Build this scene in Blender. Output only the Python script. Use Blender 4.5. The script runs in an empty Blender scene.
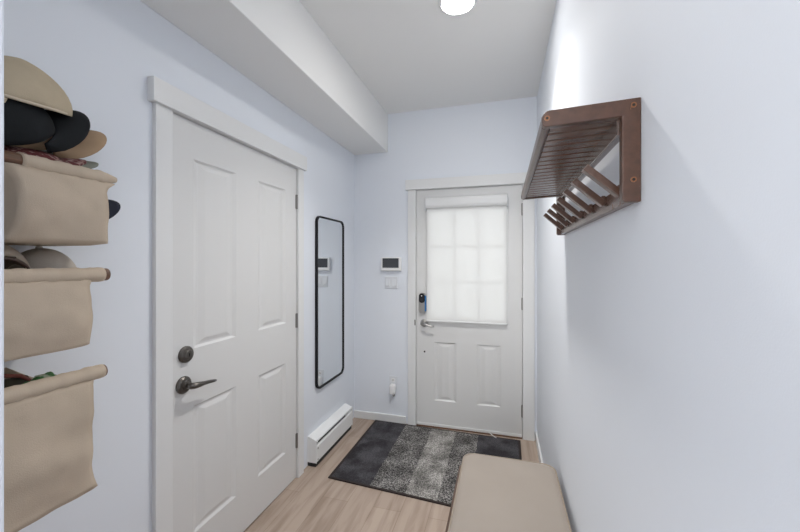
import bpy, bmesh, math, random
from mathutils import Vector, Matrix, Euler, noise as mnoise

random.seed(4)
PI = math.pi
SC = bpy.context.scene
COL = SC.collection

# ------------------------------------------------------------------ camera
H_CAM = 1.4394
cam_d = bpy.data.cameras.new('camera')
cam = bpy.data.objects.new('camera', cam_d)
COL.objects.link(cam)
cam.location = (0, 0, H_CAM)
cam.rotation_euler = (PI / 2, 0, 0.2794)
cam_d.sensor_fit = 'HORIZONTAL'
cam_d.sensor_width = 36.0
cam_d.lens = 36.0 * 359.65 / 800.0
cam_d.shift_x = 0.0
cam_d.shift_y = -3.65 / 800.0
cam_d.clip_start = 0.02
SC.camera = cam

# ------------------------------------------------------------------ world and exposure
world = bpy.data.worlds.new('daylight')
SC.world = world
world.use_nodes = True
bg = world.node_tree.nodes['Background']
bg.inputs['Color'].default_value = (0.97, 0.985, 1.0, 1)
bg.inputs['Strength'].default_value = 2.4
LAMP_STRENGTH = 54.0
REAR_LAMP_STRENGTH = 18.0
LAMP_BEAM = 7.0       # watts of each lamp's downward beam
SC.view_settings.view_transform = 'Standard'
SC.view_settings.look = 'None'
SC.view_settings.gamma = 1.0
SC.view_settings.use_curve_mapping = False
SC.view_settings.exposure = 0.79
SC.cycles.diffuse_bounces = 8
SC.cycles.max_bounces = 14

# ------------------------------------------------------------------ layout
XL, XR, YE, HC = -1.331, 0.263, 3.1, 2.782
YB = -2.2            # the hall is built back to here, then opens into the rest of the home
SOF_X, SOF_Z = -1.0025, 2.436


# ------------------------------------------------------------------ materials
def new_mat(name):
    m = bpy.data.materials.new(name)
    m.use_nodes = True
    nt = m.node_tree
    return m, nt, nt.nodes['Principled BSDF']


def plain(name, col, rough=0.5, metal=0.0, bump=0.0, bscale=200.0, var=0.0, vscale=6.0, spec=0.5, stretch=None):
    m, nt, p = new_mat(name)
    p.inputs['Roughness'].default_value = rough
    p.inputs['Metallic'].default_value = metal
    p.inputs['Specular IOR Level'].default_value = spec
    p.inputs['Base Color'].default_value = (*col, 1)
    tc = nt.nodes.new('ShaderNodeTexCoord')
    if var > 0:
        n = nt.nodes.new('ShaderNodeTexNoise')
        n.inputs['Scale'].default_value = vscale
        n.inputs['Detail'].default_value = 4
        mp = nt.nodes.new('ShaderNodeMapping')
        if stretch:
            mp.inputs['Scale'].default_value = stretch
        nt.links.new(tc.outputs['Object'], mp.inputs['Vector'])
        nt.links.new(mp.outputs['Vector'], n.inputs['Vector'])
        r = nt.nodes.new('ShaderNodeValToRGB')
        r.color_ramp.elements[0].position = 0.3
        r.color_ramp.elements[1].position = 0.7
        r.color_ramp.elements[0].color = (*[c * (1 - var) for c in col], 1)
        r.color_ramp.elements[1].color = (*[min(1, c * (1 + var)) for c in col], 1)
        nt.links.new(n.outputs['Fac'], r.inputs['Fac'])
        nt.links.new(r.outputs['Color'], p.inputs['Base Color'])
    if bump > 0:
        n2 = nt.nodes.new('ShaderNodeTexNoise')
        n2.inputs['Scale'].default_value = bscale
        n2.inputs['Detail'].default_value = 3
        nt.links.new(tc.outputs['Object'], n2.inputs['Vector'])
        b = nt.nodes.new('ShaderNodeBump')
        b.inputs['Strength'].default_value = bump
        b.inputs['Distance'].default_value = 0.002
        nt.links.new(n2.outputs['Fac'], b.inputs['Height'])
        nt.links.new(b.outputs['Normal'], p.inputs['Normal'])
    return m


M = {}
M['wall'] = plain('wall_paint', (0.752, 0.785, 0.838), 0.6, bump=0.08, bscale=350, spec=0.3)
M['ceiling'] = plain('ceiling_paint', (0.80, 0.80, 0.79), 0.85, bump=0.06, bscale=300, spec=0.2)
M['white'] = plain('white_trim_paint', (0.74, 0.745, 0.745), 0.4, bump=0.03, bscale=120)
M['door'] = plain('door_paint', (0.68, 0.68, 0.675), 0.42, bump=0.03, bscale=120)
M['heater'] = plain('heater_enamel', (0.80, 0.81, 0.81), 0.35)
M['gap_shade'] = plain('recess_shade', (0.03, 0.03, 0.03), 0.8)  # near-black colour standing in for the shade inside gaps and slots
M['pewter'] = plain('pewter_metal', (0.13, 0.12, 0.11), 0.34, metal=0.9)
M['steel'] = plain('brushed_steel', (0.42, 0.41, 0.40), 0.35, metal=0.95)
M['hinge'] = plain('hinge_metal', (0.30, 0.29, 0.28), 0.4, metal=0.9)
M['black'] = plain('black_metal', (0.010, 0.010, 0.012), 0.55, spec=0.3)
M['black_plastic'] = plain('black_plastic', (0.015, 0.015, 0.018), 0.25)
M['blue'] = plain('blue_plastic', (0.02, 0.16, 0.42), 0.35)
M['screen'] = plain('dark_screen', (0.055, 0.06, 0.07), 0.25)
M['white_plastic'] = plain('white_plastic', (0.80, 0.80, 0.80), 0.35)
M['plate'] = plain('wall_plate_plastic', (0.70, 0.72, 0.75), 0.4)
M['canvas'] = plain('canvas', (0.53, 0.44, 0.345), 0.9, bump=0.35, bscale=420, var=0.06, vscale=9, spec=0.1)
M['wood'] = plain('dark_walnut', (0.082, 0.040, 0.026), 0.29, bump=0.06, bscale=90, var=0.2, vscale=18, stretch=(4, 0.6, 4))
M['wood_rail_sheen'] = plain('walnut_rail_sheen', (0.12, 0.075, 0.062), 0.2, var=0.2, vscale=18, stretch=(4, 0.6, 4))  # same walnut, greyer and lighter: reflected sheen put into the colour
for k_ in ('wood_rail_sheen',):
    M[k_].node_tree.nodes['Principled BSDF'].inputs['Coat Weight'].default_value = 0.8
    M[k_].node_tree.nodes['Principled BSDF'].inputs['Coat Roughness'].default_value = 0.15
M['wood_sheen_tint'] = plain('walnut_sheen_tint', (0.125, 0.068, 0.050), 0.27, bump=0.06, bscale=90, var=0.25, vscale=18, stretch=(0.6, 4, 4))  # walnut lightened in its base colour to stand in for gloss sheen
M['rod_wood'] = plain('brown_rod_wood', (0.13, 0.062, 0.033), 0.45, var=0.3, vscale=30, stretch=(5, 0.6, 5))
M['copper'] = plain('bronze_screw', (0.30, 0.14, 0.07), 0.35, metal=0.8)
M['bench_top'] = plain('taupe_faux_leather', (0.30, 0.262, 0.228), 0.55, bump=0.12, bscale=260, var=0.03, vscale=5, spec=0.35)
M['bench_pipe'] = plain('taupe_piping', (0.27, 0.225, 0.18), 0.55)
M['bench_body'] = plain('brown_faux_leather', (0.105, 0.060, 0.038), 0.5, bump=0.12, bscale=260)
M['cap_beige'] = plain('beige_cotton', (0.50, 0.42, 0.305), 0.9, bump=0.3, bscale=300, var=0.08, vscale=14, spec=0.1)
M['cap_edge'] = plain('pale_cotton_edge', (0.62, 0.54, 0.42), 0.9)
M['cap_black'] = plain('black_cotton', (0.014, 0.016, 0.018), 0.85, bump=0.3, bscale=300, spec=0.2)
M['cap_tan'] = plain('tan_cotton', (0.36, 0.25, 0.16), 0.85, bump=0.3, bscale=300, var=0.08, vscale=14, spec=0.15)
M['cap_navy'] = plain('navy_cotton', (0.018, 0.021, 0.035), 0.8, bump=0.3, bscale=300, spec=0.2)
M['cap_taupe'] = plain('taupe_cotton', (0.33, 0.275, 0.225), 0.9, bump=0.3, bscale=300, var=0.08, vscale=14, spec=0.1)
M['cap_grey'] = plain('pale_grey_cotton', (0.52, 0.475, 0.42), 0.9, bump=0.3, bscale=300, spec=0.1)
M['strap_brown'] = plain('brown_leather_strap', (0.045, 0.022, 0.015), 0.5)
M['cap_sage'] = plain('grey_green_cotton', (0.24, 0.245, 0.21), 0.9, spec=0.1)
M['cloth_olive'] = plain('dark_olive_cloth', (0.07, 0.062, 0.045), 0.9, spec=0.1)
M['cloth_red'] = plain('red_binding', (0.32, 0.10, 0.075), 0.8)


def two_tone(name, a, b, scale, lo=0.45, hi=0.55):
    m, nt, p = new_mat(name)
    tc = nt.nodes.new('ShaderNodeTexCoord')
    n = nt.nodes.new('ShaderNodeTexNoise')
    n.inputs['Scale'].default_value = scale
    n.inputs['Detail'].default_value = 2
    r = nt.nodes.new('ShaderNodeValToRGB')
    r.color_ramp.elements[0].position = lo
    r.color_ramp.elements[1].position = hi
    r.color_ramp.elements[0].color = (*a, 1)
    r.color_ramp.elements[1].color = (*b, 1)
    nt.links.new(tc.outputs['Object'], n.inputs['Vector'])
    nt.links.new(n.outputs['Fac'], r.inputs['Fac'])
    nt.links.new(r.outputs['Color'], p.inputs['Base Color'])
    p.inputs['Roughness'].default_value = 0.85
    return m


M['plaid_red'] = two_tone('red_patterned_cotton', (0.10, 0.012, 0.014), (0.34, 0.22, 0.20), 70, 0.5, 0.62)
M['pattern_dark'] = two_tone('dark_patterned_cotton', (0.022, 0.017, 0.016), (0.14, 0.09, 0.07), 80, 0.5, 0.66)
M['pattern_green'] = two_tone('green_printed_cloth', (0.05, 0.17, 0.045), (0.50, 0.55, 0.42), 55, 0.5, 0.64)


def make_floor():
    m, nt, p = new_mat('light_oak_planks')
    tc = nt.nodes.new('ShaderNodeTexCoord')
    mp = nt.nodes.new('ShaderNodeMapping')
    mp.inputs['Rotation'].default_value = (0, 0, PI / 2)
    mp.inputs['Location'].default_value = (0.35, 0.075, 0)
    nt.links.new(tc.outputs['Object'], mp.inputs['Vector'])
    br = nt.nodes.new('ShaderNodeTexBrick')
    br.offset = 0.37
    br.inputs['Scale'].default_value = 1.0
    br.inputs['Brick Width'].default_value = 1.2
    br.inputs['Row Height'].default_value = 0.165
    br.inputs['Mortar Size'].default_value = 0.0012
    br.inputs['Mortar Smooth'].default_value = 0.2
    br.inputs['Color1'].default_value = (0.385, 0.305, 0.25, 1)
    br.inputs['Color2'].default_value = (0.435, 0.35, 0.29, 1)
    br.inputs['Mortar'].default_value = (0.27, 0.205, 0.155, 1)
    nt.links.new(mp.outputs['Vector'], br.inputs['Vector'])
    mp2 = nt.nodes.new('ShaderNodeMapping')
    mp2.inputs['Scale'].default_value = (9, 0.9, 1)
    nt.links.new(tc.outputs['Object'], mp2.inputs['Vector'])
    n = nt.nodes.new('ShaderNodeTexNoise')
    n.inputs['Scale'].default_value = 2.6
    n.inputs['Detail'].default_value = 6
    n.inputs['Distortion'].default_value = 0.6
    nt.links.new(mp2.outputs['Vector'], n.inputs['Vector'])
    r = nt.nodes.new('ShaderNodeValToRGB')
    r.color_ramp.elements[0].position = 0.34
    r.color_ramp.elements[1].position = 0.58
    r.color_ramp.elements[0].color = (0.76, 0.73, 0.70, 1)
    r.color_ramp.elements[1].color = (1.03, 1.03, 1.03, 1)
    nt.links.new(n.outputs['Fac'], r.inputs['Fac'])
    mx = nt.nodes.new('ShaderNodeMix')
    mx.data_type = 'RGBA'
    mx.blend_type = 'MULTIPLY'
    mx.inputs['Factor'].default_value = 1.0
    nt.links.new(br.outputs['Color'], mx.inputs['A'])
    nt.links.new(r.outputs['Color'], mx.inputs['B'])
    nt.links.new(mx.outputs['Result'], p.inputs['Base Color'])
    p.inputs['Roughness'].default_value = 0.5
    p.inputs['Specular IOR Level'].default_value = 0.3
    b = nt.nodes.new('ShaderNodeBump')
    b.inputs['Strength'].default_value = 0.08
    b.inputs['Distance'].default_value = 0.002
    nt.links.new(n.outputs['Fac'], b.inputs['Height'])
    nt.links.new(b.outputs['Normal'], p.inputs['Normal'])
    return m


M['floor'] = make_floor()


def make_mat_rug():
    m, nt, p = new_mat('striped_mat_pile')
    tc = nt.nodes.new('ShaderNodeTexCoord')
    sx = nt.nodes.new('ShaderNodeSeparateXYZ')
    nt.links.new(tc.outputs['Object'], sx.inputs['Vector'])
    # small wobble so the stripe borders look woven
    nw = nt.nodes.new('ShaderNodeTexNoise')
    nw.inputs['Scale'].default_value = 60
    nt.links.new(tc.outputs['Object'], nw.inputs['Vector'])
    ma = nt.nodes.new('ShaderNodeMath'); ma.operation = 'MULTIPLY_ADD'
    ma.inputs[1].default_value = 0.02; ma.inputs[2].default_value = -0.01
    nt.links.new(nw.outputs['Fac'], ma.inputs[0])
    ad = nt.nodes.new('ShaderNodeMath'); ad.operation = 'ADD'
    nt.links.new(sx.outputs['X'], ad.inputs[0]); nt.links.new(ma.outputs[0], ad.inputs[1])
    mr = nt.nodes.new('ShaderNodeMapRange')
    mr.inputs['From Min'].default_value = -1.13
    mr.inputs['From Max'].default_value = 0.14
    nt.links.new(ad.outputs[0], mr.inputs['Value'])
    W = 1.27

    def pos(x):
        return (x + 1.13) / W
    # base colour of each stripe, and colour of its light flecks
    def ramp(cols):
        r = nt.nodes.new('ShaderNodeValToRGB')
        r.color_ramp.interpolation = 'CONSTANT'
        e = r.color_ramp.elements
        while len(e) < 5:
            e.new(0.5)
        for k, (x, c) in enumerate(cols):
            e[k].position = max(0, pos(x)); e[k].color = (*c, 1)
        nt.links.new(mr.outputs['Result'], r.inputs['Fac'])
        return r
    dark, dfl = (0.050, 0.048, 0.053), (0.074, 0.071, 0.078)
    mid, mfl = (0.045, 0.043, 0.043), (0.27, 0.26, 0.25)
    lit, lfl = (0.15, 0.145, 0.138), (0.39, 0.375, 0.355)
    xs = (-1.13, -0.825, -0.585, -0.382, -0.20)
    ra = ramp(list(zip(xs, (dark, mid, lit, mid, dark))))
    rb = ramp(list(zip(xs, (dfl, mfl, lfl, mfl, dfl))))
    sp = nt.nodes.new('ShaderNodeTexNoise')
    sp.inputs['Scale'].default_value = 125
    sp.inputs['Detail'].default_value = 3
    nt.links.new(tc.outputs['Object'], sp.inputs['Vector'])
    sr = nt.nodes.new('ShaderNodeValToRGB')
    sr.color_ramp.elements[0].position = 0.44
    sr.color_ramp.elements[1].position = 0.60
    nt.links.new(sp.outputs['Fac'], sr.inputs['Fac'])
    mx = nt.nodes.new('ShaderNodeMix'); mx.data_type = 'RGBA'
    nt.links.new(sr.outputs['Color'], mx.inputs['Factor'])
    nt.links.new(ra.outputs['Color'], mx.inputs['A'])
    nt.links.new(rb.outputs['Color'], mx.inputs['B'])
    # brushed patches of the pile
    bn = nt.nodes.new('ShaderNodeTexNoise')
    bn.inputs['Scale'].default_value = 7
    bn.inputs['Detail'].default_value = 5
    nt.links.new(tc.outputs['Object'], bn.inputs['Vector'])
    br = nt.nodes.new('ShaderNodeValToRGB')
    br.color_ramp.elements[0].position = 0.38; br.color_ramp.elements[0].color = (0.62, 0.62, 0.62, 1)
    br.color_ramp.elements[1].position = 0.62; br.color_ramp.elements[1].color = (1.32, 1.32, 1.32, 1)
    nt.links.new(bn.outputs['Fac'], br.inputs['Fac'])
    m2 = nt.nodes.new('ShaderNodeMix'); m2.data_type = 'RGBA'; m2.blend_type = 'MULTIPLY'
    m2.inputs['Factor'].default_value = 1
    nt.links.new(mx.outputs['Result'], m2.inputs['A']); nt.links.new(br.outputs['Color'], m2.inputs['B'])
    nt.links.new(m2.outputs['Result'], p.inputs['Base Color'])
    p.inputs['Roughness'].default_value = 1.0
    p.inputs['Specular IOR Level'].default_value = 0.05
    bp = nt.nodes.new('ShaderNodeBump')
    bp.inputs['Strength'].default_value = 0.6; bp.inputs['Distance'].default_value = 0.004
    nt.links.new(sp.outputs['Fac'], bp.inputs['Height'])
    nt.links.new(bp.outputs['Normal'], p.inputs['Normal'])
    return m


M['rug'] = make_mat_rug()
M['rug_edge'] = plain('dark_mat_binding', (0.022, 0.014, 0.013), 0.9)


def make_glass():
    m = bpy.data.materials.new('window_glass'); m.use_nodes = True
    nt = m.node_tree
    for n in list(nt.nodes):
        nt.nodes.remove(n)
    o = nt.nodes.new('ShaderNodeOutputMaterial')
    t = nt.nodes.new('ShaderNodeBsdfTransparent')
    t.inputs['Color'].default_value = (0.93, 0.95, 0.94, 1)
    g = nt.nodes.new('ShaderNodeBsdfGlossy'); g.inputs['Roughness'].default_value = 0.02
    f = nt.nodes.new('ShaderNodeFresnel'); f.inputs['IOR'].default_value = 1.45
    x = nt.nodes.new('ShaderNodeMixShader')
    nt.links.new(f.outputs[0], x.inputs[0]); nt.links.new(t.outputs[0], x.inputs[1]); nt.links.new(g.outputs[0], x.inputs[2])
    nt.links.new(x.outputs[0], o.inputs[0])
    return m


def make_blind():
    m = bpy.data.materials.new('sheer_blind_cloth'); m.use_nodes = True
    nt = m.node_tree
    for n in list(nt.nodes):
        nt.nodes.remove(n)
    o = nt.nodes.new('ShaderNodeOutputMaterial')
    d = nt.nodes.new('ShaderNodeBsdfDiffuse'); d.inputs['Color'].default_value = (0.80, 0.80, 0.79, 1)
    t = nt.nodes.new('ShaderNodeBsdfTranslucent'); t.inputs['Color'].default_value = (0.80, 0.80, 0.79, 1)
    c = nt.nodes.new('ShaderNodeBsdfTransparent'); c.inputs['Color'].default_value = (0.95, 0.95, 0.95, 1)
    a = nt.nodes.new('ShaderNodeMixShader'); a.inputs[0].default_value = 0.10
    b = nt.nodes.new('ShaderNodeMixShader'); b.inputs[0].default_value = 0.02
    nt.links.new(d.outputs[0], a.inputs[1]); nt.links.new(t.outputs[0], a.inputs[2])
    nt.links.new(a.outputs[0], b.inputs[1]); nt.links.new(c.outputs[0], b.inputs[2])
    nt.links.new(b.outputs[0], o.inputs[0])
    return m


M['glass'] = make_glass()
M['blind'] = make_blind()
M['mirror'] = plain('mirror_silver', (0.86, 0.88, 0.89), 0.01, metal=1.0)


def make_emit(name, col, s):
    m = bpy.data.materials.new(name); m.use_nodes = True
    nt = m.node_tree
    for n in list(nt.nodes):
        nt.nodes.remove(n)
    o = nt.nodes.new('ShaderNodeOutputMaterial')
    e = nt.nodes.new('ShaderNodeEmission')
    e.inputs['Color'].default_value = (*col, 1); e.inputs['Strength'].default_value = s
    nt.links.new(e.outputs[0], o.inputs[0])
    return m


M['lamp'] = make_emit('lamp_lens', (1.0, 0.97, 0.93), LAMP_STRENGTH)
M['rear_lamp'] = make_emit('rear_lamp_lens', (1.0, 0.97, 0.93), REAR_LAMP_STRENGTH)


# ------------------------------------------------------------------ helpers
def box(bm, x0, x1, y0, y1, z0, z1):
    vs = [bm.verts.new((x, y, z)) for x in (x0, x1) for y in (y0, y1) for z in (z0, z1)]
    for f in ((0, 1, 3, 2), (4, 6, 7, 5), (0, 4, 5, 1), (2, 3, 7, 6), (0, 2, 6, 4), (1, 5, 7, 3)):
        bm.faces.new([vs[i] for i in f])


def loops(bm, rings, closed=True, cap0=True, cap1=True):
    """bridge rings of equal vertex count"""
    R = [[bm.verts.new(p) for p in r] for r in rings]
    n = len(R[0])
    for a, b in zip(R[:-1], R[1:]):
        for i in range(n if closed else n - 1):
            j = (i + 1) % n
            bm.faces.new((a[i], a[j], b[j], b[i]))
    if cap0:
        bm.faces.new(R[0][::-1])
    if cap1:
        bm.faces.new(R[-1])
    return R


def cyl(bm, p0, p1, r0, r1=None, n=20):
    p0, p1 = Vector(p0), Vector(p1)
    r1 = r0 if r1 is None else r1
    d = (p1 - p0).normalized()
    a = d.orthogonal().normalized(); b = d.cross(a)
    loops(bm, [[p + (a * math.cos(t) + b * math.sin(t)) * r for t in [2 * PI * i / n for i in range(n)]] for p, r in ((p0, r0), (p1, r1))])


def tube(bm, pts, radii, n=12):
    pts = [Vector(p) for p in pts]
    rings = []
    ref = None
    for i, p in enumerate(pts):
        d = (pts[min(i + 1, len(pts) - 1)] - pts[max(i - 1, 0)]).normalized()
        if ref is None:
            ref = d.orthogonal().normalized()
        a = (ref - d * ref.dot(d)).normalized(); ref = a
        b = d.cross(a)
        r = radii[i] if isinstance(radii, (list, tuple)) else radii
        rings.append([p + (a * math.cos(t) + b * math.sin(t)) * r for t in [2 * PI * k / n for k in range(n)]])
    loops(bm, rings)


def rrect(w0, w1, h0, h1, r, n=6):
    out = []
    for cx, cy, a0 in ((w1 - r, h1 - r, 0), (w0 + r, h1 - r, PI / 2), (w0 + r, h0 + r, PI), (w1 - r, h0 + r, 1.5 * PI)):
        for k in range(n + 1):
            a = a0 + PI / 2 * k / n
            out.append((cx + r * math.cos(a), cy + r * math.sin(a)))
    return out


def obj(name, bm, mat, parent=None, bevel=0.0, seg=2, smooth=False, local=False, subsurf=0, solid=0.0, recalc=True):
    if recalc:
        bmesh.ops.recalc_face_normals(bm, faces=bm.faces[:])
    me = bpy.data.meshes.new(name)
    bm.to_mesh(me); bm.free()
    mats = mat if isinstance(mat, (list, tuple)) else [mat]
    for mm in mats:
        me.materials.append(mm)
    if smooth:
        for p in me.polygons:
            p.use_smooth = True
    o = bpy.data.objects.new(name, me)
    COL.objects.link(o)
    if parent is not None:
        o.parent = parent
        if not local:
            L = parent.location
            if parent.parent is not None:
                L = L * 0
            o.matrix_parent_inverse = Matrix.Translation(-L)
    if solid:
        s = o.modifiers.new('thickness', 'SOLIDIFY'); s.thickness = solid; s.offset = 0
    if bevel > 0:
        b = o.modifiers.new('bevel', 'BEVEL'); b.width = bevel; b.segments = seg; b.limit_method = 'ANGLE'; b.angle_limit = math.radians(40)
    if subsurf:
        s = o.modifiers.new('subsurf', 'SUBSURF'); s.levels = subsurf; s.render_levels = subsurf
    return o


def tag(o, label, cat, group=None, kind=None):
    o['label'] = label; o['category'] = cat
    if group:
        o['group'] = group
    if kind:
        o['kind'] = kind
    return o


def thing(name, label, cat, loc=(0, 0, 0), rot=(0, 0, 0), group=None, kind=None):
    o = bpy.data.objects.new(name, None)
    COL.objects.link(o)
    o.empty_display_size = 0.05
    o.location = loc; o.rotation_euler = rot
    return tag(o, label, cat, group, kind)


def child_world(o, parent):
    """parent an already built world-space mesh to a part that sits at the same origin as its thing"""
    o.parent = parent
    return o


def B(*boxes):
    bm = bmesh.new()
    for b in boxes:
        box(bm, *b)
    return bm


def part2(name, bm, mat, part, **kw):
    """sub-part: its parent part carries its geometry relative to world through the thing"""
    o = obj(name, bm, mat, None, **kw)
    o.parent = part            # part's own matrix_world is identity (translation undone by the thing's inverse)
    return o


# ------------------------------------------------------------------ room shell
T = 0.12
# doors: left door slab Y range, front door slab X range
DL0, DL1, DLH = 1.172, 2.115, 2.064
DE0, DE1, DEH = -0.737, 0.149, 2.074
tag(obj('floor', B((XL - 0.2, XR + 0.1, YB, YE + 0.15, -0.05, 0.0)), M['floor']), 'light oak plank floor of the entry hall', 'floor', kind='structure')
tag(obj('ceiling', B((XL - 0.2, XR + 0.1, YB, YE + 0.15, HC, HC + 0.1)), M['ceiling']), 'flat white ceiling with the recessed light', 'ceiling', kind='structure')
tag(obj('ceiling_soffit', B((XL + 0.001, SOF_X, YB, YE - 0.001, SOF_Z, HC - 0.0005)), M['ceiling'], bevel=0.004), 'white boxed soffit along the top of the left wall', 'soffit', kind='structure')
tag(obj('wall_left', B((XL - 0.2, XL - 0.09, YB, YE, 0, HC),  # first box: unseen backing added behind the door to block light under it
                       (XL - 0.09, XL, YB, DL0 - 0.02, 0, HC),
                       (XL - 0.09, XL, DL1 + 0.02, YE, 0, HC),
                       (XL - 0.09, XL, DL0 - 0.02, DL1 + 0.02, DLH + 0.02, HC)), M['wall']), 'pale blue grey wall on the left holding the four panel door', 'wall', kind='structure')
tag(obj('wall_right', B((XR, XR + 0.1, YB, YE + 0.15, 0, HC)), M['wall']), 'pale blue grey wall on the right under the wooden rack', 'wall', kind='structure')
tag(obj('wall_back', B((XL - 0.2, DE0 - 0.02, YE, YE + 0.13, 0, HC),
                       (DE1 + 0.02, XR, YE, YE + 0.13, 0, HC),
                       (DE0 - 0.02, DE1 + 0.02, YE, YE + 0.13, DEH + 0.02, HC)), M['wall']), 'pale blue grey end wall around the front door', 'wall', kind='structure')
tag(obj('wall_front', B((XL + 0.0005, -0.4955, 0.13, 0.2455, 0.0005, SOF_Z - 0.0005)), M['wall'], bevel=0.003), 'pale end of a wall stub at the far left edge of the view', 'wall', kind='structure')

# baseboards
def baseboard(name, boxes, label):
    tag(obj(name, B(*boxes), M['white'], bevel=0.004), label, 'baseboard', kind='structure')

baseboard('baseboard_back', [(XL + 0.001, -0.832, YE - 0.014, YE, 0, 0.068)], 'white baseboard along the end wall left of the front door')
baseboard('baseboard_right', [(XR - 0.014, XR, 0.3, YE - 0.001, 0, 0.075)], 'white baseboard along the right wall behind the bench')
baseboard('baseboard_left', [(XL, XL + 0.014, 0.25, 1.09, 0, 0.075)], 'white baseboard under the canvas baskets')

# door casings (trim)
CT = 0.02
bm = B((XL, XL + CT, 1.093, DL0 - 0.002, 0, DLH + 0.004), (XL, XL + CT, DL1 + 0.004, 2.185, 0, DLH + 0.004))
tr1 = tag(obj('trim_1', bm, M['white'], bevel=0.002), 'white side casings of the left door', 'door trim', kind='structure')
bm = B((XL, XL + 0.034, 1.073, 2.205, DLH + 0.004, DLH + 0.098))
tag(obj('trim_2', bm, M['white'], bevel=0.002), 'thick white head casing above the left door', 'door trim', kind='structure')
# jamb and stop around the left slab
bm = B((XL - 0.09, XL, DL0 - 0.02, DL0 - 0.003, 0, DLH + 0.02), (XL - 0.09, XL, DL1 + 0.003, DL1 + 0.02, 0, DLH + 0.02),
       (XL - 0.09, XL, DL0 - 0.003, DL1 + 0.003, DLH + 0.004, DLH + 0.02))
tag(obj('trim_3', bm, M['white']), 'white jamb lining around the left door', 'door trim', kind='structure')
bm = B((-0.812, DE0 - 0.004, YE - CT, YE, 0, DEH + 0.004), (DE1 + 0.004, 0.243, YE - CT, YE, 0, DEH + 0.004))
tr4 = tag(obj('trim_4', bm, M['white'], bevel=0.002), 'white side casings of the front door', 'door trim', kind='structure')
part2('strike_plate', B((DE0 - 0.016, DE0 - 0.004, YE - CT - 0.004, YE - CT, 0.885, 0.935)), M['hinge'], tr4, bevel=0.002)
bm = B((-0.832, XR - 0.002, YE - 0.034, YE, DEH + 0.004, DEH + 0.092))
tag(obj('trim_5', bm, M['white'], bevel=0.002), 'white head casing above the front door', 'door trim', kind='structure')
bm = B((DE0 - 0.02, DE0 - 0.003, YE, YE + 0.13, 0, DEH + 0.02), (DE1 + 0.003, DE1 + 0.02, YE, YE + 0.13, 0, DEH + 0.02),
       (DE0 - 0.003, DE1 + 0.003, YE, YE + 0.13, DEH + 0.003, DEH + 0.02),
       (DE0 - 0.003, DE0 + 0.012, YE + 0.046, YE + 0.07, 0.0105, DEH + 0.003), (DE1 - 0.012, DE1 + 0.003, YE + 0.046, YE + 0.07, 0.0105, DEH + 0.003),  # stop strips behind the slab, added to block light leaking round it
       (DE0 + 0.012, DE1 - 0.012, YE + 0.046, YE + 0.07, DEH - 0.012, DEH + 0.003), (DE0 + 0.012, DE1 - 0.012, YE + 0.046, YE + 0.06, 0.0105, 0.03))
tag(obj('trim_6', bm, M['white']), 'white jamb lining around the front door', 'door trim', kind='structure')
tag(obj('threshold', B((DE0 + 0.0005, DE1 - 0.0005, YE - 0.012, YE + 0.13, 0.0, 0.010)), M['rod_wood'], bevel=0.003), 'thin tan wooden threshold under the front door', 'threshold', kind='structure')


# ------------------------------------------------------------------ doors
def door_slab(bm, W, H, th, panels, hole=None, to=lambda u, v, w: (u, v, w), z0=0.008):
    """front face in (u,v) with embossed panels; w is outwards. hole = a through opening."""
    us = sorted({0, W} | {p[0] for p in panels} | {p[1] for p in panels} | ({hole[0], hole[1]} if hole else set()))
    vs = sorted({z0, H} | {p[2] for p in panels} | {p[3] for p in panels} | ({hole[2], hole[3]} if hole else set()))

    def inside(u, v, r):
        return r and r[0] < u < r[1] and r[2] < v < r[3]
    cache = {}

    def V(u, v, w):
        k = (round(u, 5), round(v, 5), round(w, 5))
        if k not in cache:
            cache[k] = bm.verts.new(to(u, v, w))
        return cache[k]
    for i in range(len(us) - 1):
        for j in range(len(vs) - 1):
            cu, cv = (us[i] + us[i + 1]) / 2, (vs[j] + vs[j + 1]) / 2
            c = [(us[i], vs[j]), (us[i + 1], vs[j]), (us[i + 1], vs[j + 1]), (us[i], vs[j + 1])]
            if inside(cu, cv, hole):
                continue
            bm.faces.new([V(u, v, -th) for u, v in c][::-1])
            if not any(inside(cu, cv, p) for p in panels):
                bm.faces.new([V(u, v, 0) for u, v in c])
    for a, b, c, d in panels:
        prev = None
        for iu, ins, w in ((0, 0, 0), (0.022, 0.010, -0.008), (0.034, 0.019, -0.008), (0.066, 0.036, -0.002), (0.074, 0.042, -0.0015)):
            r = [V(a + iu, c + ins, w), V(b - iu, c + ins, w), V(b - iu, d - ins, w), V(a + iu, d - ins, w)]
            if prev:
                for k in range(4):
                    bm.faces.new((prev[k], prev[(k + 1) % 4], r[(k + 1) % 4], r[k]))
            prev = r
        bm.faces.new(prev)

    def rim(us_, vs_, rect):
        a, b, c, d = rect
        for lo, hi in zip(us_[:-1], us_[1:]):
            if a <= lo and hi <= b:
                for v in (c, d):
                    bm.faces.new((V(lo, v, 0), V(hi, v, 0), V(hi, v, -th), V(lo, v, -th)))
        for lo, hi in zip(vs_[:-1], vs_[1:]):
            if c <= lo and hi <= d:
                for u in (a, b):
                    bm.faces.new((V(u, lo, 0), V(u, hi, 0), V(u, hi, -th), V(u, lo, -th)))
    rim(us, vs, (0, W, z0, H))
    if hole:
        rim(us, vs, hole)


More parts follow.
